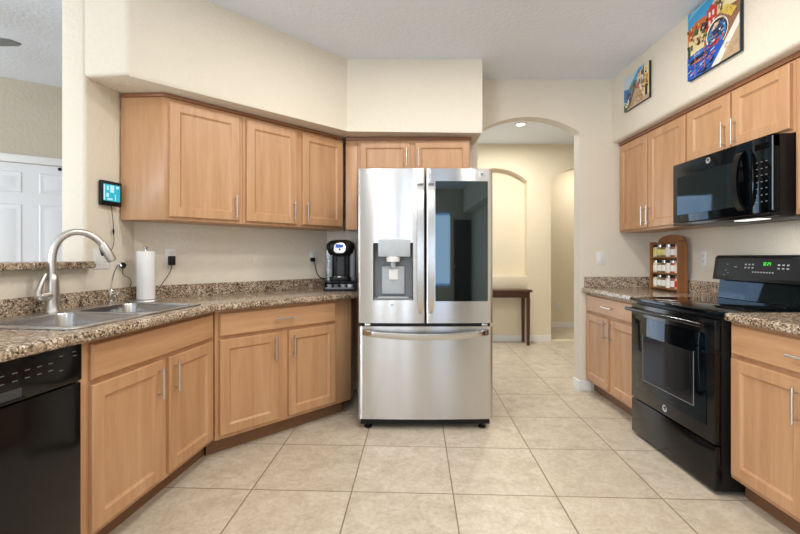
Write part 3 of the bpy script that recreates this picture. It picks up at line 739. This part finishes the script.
# ------------------------------------------------------------------ range
XG = 1.567
rg = thing('range', 'black freestanding electric range with smooth glass cooktop', 'range', (XG, 2.83, 0), RR)
RW_ = .76
m = MB(); m.box(.004, RW_-.004, .035, .62, .02, .895, M['blacks'], .004); m.build('body', rg)
m = MB(); m.box(-.0015, RW_+.0015, -.005, .585, .896, .918, M['glassblk'], .005, 3); ck = m.build('cooktop', rg)
for bx, by, br in ((.2, .16, .09), (.56, .16, .11), (.2, .41, .075), (.56, .41, .09)):
    m = MB(); m.loft([[(bx+r*math.cos(2*PI*k/36), by+r*math.sin(2*PI*k/36), .9183) for k in range(36)] for r in (br, br+.002)], M['darkgrey'], False, False); m.build('burner_ring', ck)
m = MB(); m.box(.004, RW_-.004, 0.0, .036, .252, .878, M['black'], .006, 2); od = m.build('oven_door', rg)
m = MB(); m.box(.06, RW_-.06, -.004, .004, .33, .80, M['glassblk'], .003, 2); wg = m.build('door_glass', od)
m = MB(); m.box(.15, .61, -.006, -.002, .40, .685, M['ovenwin'], .001, 1)
for a, b_, z0, z1 in ((.147, .151, .397, .688), (.609, .613, .397, .688)): m.box(a, b_, -.0064, -.002, z0, z1, M['grey'])
m.box(.147, .613, -.0064, -.002, .397, .401, M['grey']); m.build('window', wg)
m = MB(); m.tube([(.03, -.048, .845), (.73, -.048, .845)], .0125, M['black'], 14)
for x in (.05, .71): m.tube([(x, -.002, .845), (x, -.048, .845)], .011, M['black'], 10)
m.build('handle', od); badge(od, .363, -.0006, .293, .021)
m = MB(); m.box(.004, RW_-.004, .002, .036, .02, .243, M['black'], .006, 2); m.build('storage_drawer', rg)
m = MB(); m.prism([(.587, .9185), (.645, .9185), (.645, 1.04), (.625, 1.05), (.605, 1.04)], .0, RW_, M['glassblk'], mx=Matrix(((0, 0, 1, 0), (1, 0, 0, 0), (0, 1, 0, 0), (0, 0, 0, 1)))); m.build('riser', rg)
m = MB()
bgp = [(.555, 1.04), (.575, 1.185), (.59, 1.2), (.645, 1.2), (.645, 1.04)]
SX = Matrix(((0, 0, 1, 0), (1, 0, 0, 0), (0, 1, 0, 0), (0, 0, 0, 1)))
m.prism(bgp, -.004, RW_+.004, M['blacks'], .004, 2, mx=SX); cp = m.build('control_panel', rg)
tilt = Matrix.Translation((0, .555, 1.04)) @ Matrix.Rotation(-math.atan2(.02, .145), 4, 'X')
m = MB(); m.box(.03, .73, -.0012, .002, .02, .135, M['blacks'], .0005, 1, tilt); m.build('touch_panel', cp)
m = MB()
segs = {'1': 'bc', '2': 'abged', '4': 'fgbc', '0': 'abcdef', '8': 'abcdefg'}
def digit(mb, ch, x, z, w_, h, mx, mt):
    R_ = {'a': (0, w_, h-.002, h), 'd': (0, w_, 0, .002), 'g': (0, w_, h/2-.001, h/2+.001), 'f': (0, .002, h/2, h), 'e': (0, .002, 0, h/2), 'b': (w_-.002, w_, h/2, h), 'c': (w_-.002, w_, 0, h/2)}
    for s_ in segs[ch]:
        a, b, c_, d = R_[s_]; mb.box(x+a, x+b, -.0024, -.0012, z+c_, z+d, mt, mx=mx)
for i, ch in enumerate('1024'): digit(m, ch, .375+i*.0135+(.004 if i > 1 else 0), .1, .0085, .019, tilt, M['green'])
m.build('clock_display', cp)
m = MB()
for r_, z in ((0, .1), (1, .08)):
    for k in range(3): m.box(.25+k*.026, .263+k*.026, -.0022, -.0012, z, z+.008, M['mark'], mx=tilt)
    for k in range(3): m.box(.475+k*.028, .489+k*.028, -.0022, -.0012, z, z+.008, M['mark'], mx=tilt)
for k in range(8): m.box(.31+k*.019, .32+k*.019, -.0022, -.0012, .055, .062, M['mark'], mx=tilt)
for x, z in ((.11, .1), (.1, .06), (.12, .045), (.09, .03), (.66, .1), (.65, .06), (.67, .04)): m.box(x, x+.01, -.0022, -.0012, z, z+.006, M['grey'], mx=tilt)
m.box(.17, .19, -.0022, -.0012, .085, .089, M['mark'], mx=tilt); m.box(.61, .64, -.0022, -.0012, .105, .109, M['mark'], mx=tilt)
m.build('control_lettering', cp)
for x in (.04, .70):
    for y in (.08, .56):
        m = MB(); m.lathe([(.018, 0), (.018, .01), (.012, .012), (.012, .03)], M['blacks'], 12, Matrix.Translation((x, y, .0005))); m.build('foot', rg)

# ------------------------------------------------------------------ microwave
XM = 1.858
mw = thing('microwave', 'black over-the-range microwave mounted above the range', 'microwave', (XM, 2.83, 1.395), RR)
m = MB(); m.box(.002, .758, .03, .368, 0, .412, M['blacks'], .004); m.build('case', mw)
m = MB(); m.box(.0, .76, -.004, .032, .345, .412, M['black'], .004, 2); m.box(.0, .76, -.004, .032, .0, .02, M['black'], .003, 2); m.build('trim_bands', mw)
m = MB(); m.box(.0, .632, -.006, .031, .021, .410, M['glassblk'], .005, 2); dm = m.build('door', mw)
m = MB(); m.box(.045, .53, -.0075, -.004, .07, .32, M['ovendark'], .001, 1); m.build('window', dm)
m = MB(); L = []
for i in range(15):
    u = -1+2*i/14; z = .205+u*.165; yy = -.01-.045*(1-u*u)**.6; hw = .021-.004*(1-u*u)
    L.append([(.575-hw, yy, z), (.575+hw, yy, z), (.575+hw, yy+.013, z), (.575-hw, yy+.013, z)])
m.loft(L, M['black']); m.build('handle', dm, True, 50)
badge(dm, .325, -.0064, .375, .018)
m = MB(); m.box(.634, .76, -.006, .031, .021, .410, M['glassblk'], .005, 2); cp = m.build('control_panel', mw)
m = MB(); m.box(.655, .738, -.0075, -.0055, .345, .375, M['glassblk']); m.build('display', cp)
m = MB()
for r_ in range(7):
    for k in range(3):
        m.box(.662+k*.028, .672+k*.028, -.0068, -.0055, .076+r_*.034, .080+r_*.034, M['grey'])
m.build('control_lettering', cp)
m = MB(); m.box(.754, .7605, -.0066, -.005, .03, .40, M['grey']); m.build('edge_strip', cp)
m = MB(); m.box(.46, .62, .04, .11, -.004, .001, M['hoodlamp'], .001, 1); m.build('cooktop_lamp', mw)
m = MB(); m.box(.06, .36, .06, .3, -.003, .001, M['grey'], .001, 1); m.build('grease_filter', mw)
lamp = area('hood_lamp', (XM+.09, 2.83-.54, 1.385), (XM+.09, 2.83-.54, 0), .15, .06, 1.2, WARM)

# ------------------------------------------------------------------ dishwasher
dwt = thing('dishwasher', 'black dishwasher under the granite counter left of the sink cabinet', 'dishwasher', (*A(-1.047-.598, DA), 0), RA)
m = MB(); m.box(.003, .595, .02, .55, .1, .869, M['blacks']); m.build('tub', dwt)
m = MB(); m.box(.002, .594, -.02, .02, .115, .728, M['black'], .006, 2); dd = m.build('door', dwt)
m = MB(); m.box(.002, .594, -.024, .02, .733, .870, M['black'], .006, 2); cp = m.build('control_panel', dwt)
m = MB()
for r_, z in ((0, .825), (1, .80)):
    for k in range(5): m.box(.30+k*.04, .316+k*.04, -.0246, -.0235, z, z+.0025, M['grey'])
for x, z in ((.235, .825), (.24, .81), (.5, .84), (.5, .79), (.55, .845), (.555, .83)): m.box(x, x+.014, -.0246, -.0235, z, z+.0025, M['grey'])
m.build('control_lettering', cp)
m = MB(); m.box(.22, .37, -.0246, -.0236, .745, .775, M['darkgrey'], .0004, 1); m.box(.21, .38, -.030, -.023, .739, .745, M['blacks'], .002, 2); m.build('handle_pocket', cp)
m = MB(); m.box(.003, .595, .06, .1, .002, .1, M['blacks']); m.build('toe_panel', dwt)

# ------------------------------------------------------------------ spice rack and jars
SRX, SRY = 2.105, 3.52; SW = .36
sr = thing('spice_rack', 'oak wooden spice rack with arched top in the counter corner', 'spice rack', (SRX, SRY, CT+.0008), RR)
m = MB()
for x in (0, SW-.014): 
    m.prism([(-.0, 0), (.075, 0), (.075, .37), (.05, .395), (.0, .395)], x, x+.014, M['rackwood'], .002, 1, mx=SX)
    m.build('side_panel', sr); m = MB()
m = MB(); m.prism([(.014, 0), (SW-.014, 0), (SW-.014, .36)]+[(SW/2+(SW/2-.014)*math.cos(a), .395+.055*math.sin(a)) for a in [PI*i/14 for i in range(15)]]+[(.014, .36)], .066, .075, M['rackwood'], mx=XZ(0)); m.build('back_panel', sr)
zs = (.025, .145, .272)
for z in zs:
    m = MB(); m.box(.0145, SW-.0145, .0, .0655, z-.01, z, M['rackwood'], .001, 1); m.build('shelf', sr)
labels = {0: (235, 233, 225), 1: (224, 212, 128), 2: (214, 40, 34), 3: (92, 130, 62)}
fills = {'cream': (224, 206, 172), 'brown': (142, 100, 66), 'red': (176, 84, 58), 'green': (134, 136, 92), 'white': (232, 230, 222)}
fk = list(fills)
ordn = ('leftmost', 'second from left', 'third from left', 'third from right', 'second from right', 'rightmost')
proto = None
jm = {}
for si, z in enumerate(zs):
    for k in range(6):
        lab = (1 if k < 3 else 0) if si == 2 else (0 if not (si == 0 and k == 5) else 2)
        fl = fk[(si*5+k*3) % 5]; key = (lab, fl, si)
        x = .043+k*.0547
        lc_ = {0: 'white', 1: 'yellow', 2: 'red'}[lab]
        j = thing('spice_jar', 'spice jar with %s label and %s contents, %s on the %s shelf' % (lc_, fl, ordn[k], ('bottom', 'middle', 'top')[si]), 'jar', (SRX+.033, SRY-x, CT+.0008+z+.0006), RR, 'spice jars in the wooden rack')
        if key not in jm:
            hh = .082
            m = MB(); m.lathe([(.022, 0), (.0245, .003), (.0245, .07), (.019, .076), (.019, .08), (0, .08)], paint(*fills[fl]), 16); b_ = m.build('jar_body', j)
            m = MB(); m.lathe([(.021, .0795), (.021, .097), (.019, .099), (0, .099)], M['logo'] if (k+si) % 2 else M['blacks'], 16); l_ = m.build('lid', j)
            m = MB(); m.loft([[(r*math.cos(2*PI*q/16), r*math.sin(2*PI*q/16), zz) for q in range(16)] for r, zz in ((.0247, .014), (.0249, .014), (.0249, .06), (.0247, .06))], paint(*labels[lab]), False, False); q_ = m.build('label', j)
            jm[key] = (b_, l_, q_)
        else:
            for src in jm[key]:
                cp_ = src.copy(); COL.objects.link(cp_); cp_.parent = j

# ------------------------------------------------------------------ pictures on the soffit
def picture(label, y1, z0, w_, h, polys, dabs):
    c = thing('wall_picture', label, 'picture', (1.889, y1, z0), RR)
    m = MB(); m.box(0, w_, -.02, -.001, 0, h, M['slot'], .001, 1); m.build('backing', c)
    m = MB()
    for i, (pts, col) in enumerate(polys):
        y = -.0203-.00012*i; q = [(min(max(a, 0), 1)*w_, min(max(b, 0), 1)*h) for a, b in pts]
        m.prism(q, -.0006, 0, paint(*col), mx=XZ(y))
    for k, (pts, col) in enumerate(dabs):
        q = [(min(max(a, 0), 1)*w_, min(max(b, 0), 1)*h) for a, b in pts]
        m.prism(q, -.0006, 0, paint(*col), mx=XZ(-.0203-.00012*(len(polys)+k % 4)))
    m.build('painted_panel', c, False); return c
def R2(a, b, c, d): return [(a, c), (b, c), (b, d), (a, d)]
def EL(cx, cy, rx, ry, a0=0, a1=2*PI, n=18): return [(cx+rx*math.cos(a0+(a1-a0)*i/n), cy+ry*math.sin(a0+(a1-a0)*i/n)) for i in range(n if a1-a0 > 6.2 else n+1)]
BL, SKY, DK, CR, OR, RD, BR, WH, TN, GR = (25, 90, 190), (58, 160, 214), (28, 26, 34), (232, 214, 160), (206, 110, 52), (206, 58, 44), (148, 104, 74), (238, 232, 220), (188, 160, 128), (70, 110, 60)
P2 = [(R2(0, 1, 0, 1), SKY), ([(0, .9), (.3, .97), (.5, 1), (.1, 1)], (120, 196, 232)), ([(.48, .55), (.48, .86), (.6, .95), (.7, 1), (1, 1), (1, .6)], CR),
      ([(.74, .66), (.74, .93), (1, .99), (1, .66)], (240, 226, 180)), ([(0, .48), (0, .74), (.18, .8), (.36, .8), (.44, .7), (.44, .45)], OR),
      ([(.4, .52), (.4, .82), (.48, .88), (.6, .84), (.6, .52)], RD), ([(.02, .3), (.02, .56), (.2, .64), (.36, .6), (.36, .3)], CR), ([(0, .3), (0, .5), (.06, .5), (.06, .3)], (60, 70, 60)),
      ([(.1, .62), (.16, .7), (.24, .68), (.22, .6)], GR), ([(.26, .62), (.3, .72), (.38, .7), (.38, .6)], (60, 60, 66))]
for a, b in ((.44, .72), (.51, .72), (.44, .6), (.52, .6)): P2.append((R2(a, a+.035, b, b+.07), WH))
for a, b in ((.07, .42), (.22, .44), (.3, .44), (.64, .8), (.8, .82), (.9, .84), (.66, .68)): P2.append((R2(a, a+.04, b, b+.08), (96, 70, 50)))
P2 += [([(.34, .3), (.42, .52), (.56, .66), (.74, .7), (1, .66), (1, .12), (.6, .12)], BR), (EL(.6, .44, .21, .2), WH), (EL(.605, .435, .19, .18), DK), (EL(.6, .42, .17, .15), (60, 130, 200)), (EL(.62, .45, .1, .09), (40, 60, 110)),
       ([(.5, .5), (.56, .58), (.66, .57), (.6, .5)], (230, 205, 160)), ([(0, 0), (0, .34), (.3, .36), (.6, .34), (.74, .26), (.52, 0)], BL), ([(.0, .26), (.3, .3), (.5, .26), (.3, .21), (.1, .2)], DK),
       ([(.05, .29), (.2, .36), (.36, .34), (.3, .28)], (40, 120, 210)), ([(.1, .14), (.4, .2), (.6, .26), (.5, .17), (.3, .1)], (30, 66, 170)), ([(.2, .04), (.44, .08), (.56, .16), (.5, .04), (.36, 0)], DK),
       ([(.4, .3), (.56, .36), (.68, .34), (.6, .28)], RD), ([(.08, .21), (.3, .24), (.44, .22), (.3, .19)], (226, 120, 70)), ([(.66, .68), (.78, .72), (.96, .6), (.86, .52)], (224, 196, 84)),
       ([(.5, 0), (.66, 0), (1, .36), (1, .5)], WH), ([(.66, 0), (1, 0), (1, .36)], TN), (R2(.16, .18, 0, .34), (176, 100, 70)), (R2(.36, .38, .06, .44), (176, 100, 70))]
rn = random.Random(11)
def dab(x0, x1, y0, y1, sx, sy, pal, n, lean=.0):
    out = []
    for _ in range(n):
        a, b = rn.uniform(x0, x1), rn.uniform(y0, y1); u, v = sx*rn.uniform(.5, 1.2), sy*rn.uniform(.5, 1.2); l = lean*u
        out.append(([(a, b), (a+u, b+l), (a+u, b+v+l), (a, b+v)], rn.choice(pal)))
    return out
D2 = (dab(.0, .4, .44, .74, .03, .05, [(120, 70, 44), DK, (236, 190, 130), (160, 70, 40), GR, CR], 34) + dab(.5, .95, .72, .94, .03, .045, [(196, 160, 96), (120, 90, 60), (248, 240, 214), (206, 130, 80)], 26)
  + dab(.0, .55, .02, .32, .08, .014, [(70, 150, 220), DK, (16, 50, 130), (200, 220, 235), (214, 120, 70), (40, 110, 200)], 60, .25) + dab(.45, .74, .3, .54, .045, .022, [(90, 160, 220), (20, 40, 90), WH, (200, 90, 60), (30, 90, 170), DK], 40, .2)
  + dab(.62, .95, .5, .66, .04, .012, [(120, 80, 56), (170, 126, 92), (190, 150, 116)], 24, .3) + dab(.7, .94, .04, .2, .05, .015, [(170, 140, 108), (204, 180, 150)], 18, .4))
picture('large colourful canal town painting on the soffit above the microwave', 2.705, 2.325, .415, .43, P2, D2)
P1 = [(R2(0, 1, 0, 1), (196, 208, 214)), ([(.2, .62), (.6, 1), (.85, 1), (.6, .6)], SKY), ([(0, .5), (.3, .66), (.5, .74), (.5, .4), (0, .3)], (92, 130, 120)), ([(0, .28), (0, .66), (.2, .6), (.36, .4), (.2, .22)], (30, 110, 180)),
      ([(0, .34), (.15, .5), (.34, .4), (.2, .3)], (40, 70, 130)), ([(.55, .25), (.55, .78), (.75, .94), (1, 1), (1, .1)], CR), ([(.7, .5), (.7, .86), (.82, .96), (.82, .5)], (120, 84, 66)), ([(.84, .4), (.84, .66), (.98, .7), (.98, .42)], (226, 170, 70)),
      ([(.86, .12), (.86, .4), (.95, .42), (.95, .1)], DK), ([(.1, 0), (.34, .46), (.6, .5), (.8, .12), (1, .1), (1, 0)], TN), ([(.0, 0), (.0, .2), (.2, .28), (.34, .46), (.2, .1), (.12, 0)], (66, 96, 60)),
      ([(.34, .5), (.4, .7), (.52, .72), (.5, .48)], (62, 92, 48)), ([(.18, .12), (.4, .5), (.44, .46), (.26, .06)], (120, 70, 44)), ([(.04, .16), (.2, .3), (.24, .2), (.1, .08)], WH), ([(.5, .5), (.56, .62), (.66, .56), (.6, .44)], (190, 70, 90)),
      ([(.6, .2), (.66, .34), (.74, .3), (.72, .16)], (180, 120, 70)), (R2(.62, .67, .56, .68), (96, 70, 60)), (R2(.74, .79, .6, .74), WH)]
D1 = (dab(.56, .95, .3, .9, .035, .06, [(120, 84, 66), (240, 232, 210), (214, 150, 70), DK, (170, 100, 80), (150, 160, 170)], 40) + dab(.25, .6, .36, .72, .04, .04, [(50, 84, 44), (96, 130, 70), (130, 160, 150), (180, 90, 100)], 34)
  + dab(.0, .24, .26, .6, .06, .02, [(60, 150, 200), (20, 70, 130), (180, 210, 220)], 22, .3) + dab(.3, .8, .02, .3, .05, .025, [(206, 180, 150), (160, 130, 100), (120, 96, 76), WH], 36, .3) + dab(.02, .25, .02, .22, .04, .03, [(50, 80, 44), (120, 150, 90), (210, 120, 120)], 18))
picture('small coastal village painting on the soffit near the arch wall', 3.475, 2.39, .345, .275, P1, D1)

# ------------------------------------------------------------------ hall table, hall lamp, fan
tb = thing('console_table', 'dark brown wooden console table against the niche wall in the hall', 'table', (.85, 5.53, 0), 0)
m = MB(); m.box(0, .91, 0, .30, .715, .742, M['tablewood'], .004); m.build('table_top', tb)
m = MB(); m.box(.03, .88, .02, .28, .64, .7145, M['tablewood'], .003); m.build('apron', tb)
for x in (.05, .86):
    for y in (.035, .265):
        m = MB(); m.loft([[(x-h, y-h, z), (x+h, y-h, z), (x+h, y+h, z), (x-h, y+h, z)] for h, z in ((.016, .0005), (.022, .6395))], M['tablewood']); m.build('leg', tb)
rl = thing('recessed_light', 'round lit recessed ceiling light in the hall beyond the arch', 'light', (1.44, 4.98, CEIL), 0)
m = MB(); m.lathe([(.08, -.0006), (.08, -.006), (.052, -.008), (.052, -.0006)], M['white'], 28); m.build('trim_ring', rl)
m = MB(); m.lathe([(0, -.004), (.051, -.004), (.051, -.0055), (0, -.0055)], M['lamp'], 28); m.build('lens', rl)
fn = thing('ceiling_fan', 'ceiling fan of the adjoining room with one grey blade tip showing', 'fan', (-2.97, 2.45, CEIL), 0)
m = MB(); m.lathe([(.06, -.001), (.06, -.03), (.02, -.05), (.014, -.06), (.014, -.18), (.09, -.2), (.11, -.24), (.11, -.3), (.07, -.34), (0, -.35)], M['grey'], 22); m.build('motor', fn)
for k in range(3):
    a = k*2*PI/3; m = MB(); m.M = Matrix.Rotation(a, 4, 'Z')
    m.prism([(.1, -.03), (.25, -.06), (.62, -.07), (.665, -.04), (.665, .04), (.62, .07), (.25, .06), (.1, .03)], -.3, -.29, M['grey'], .003, 1, mx=Matrix.Rotation(.18, 4, 'X')); m.build('blade', fn)
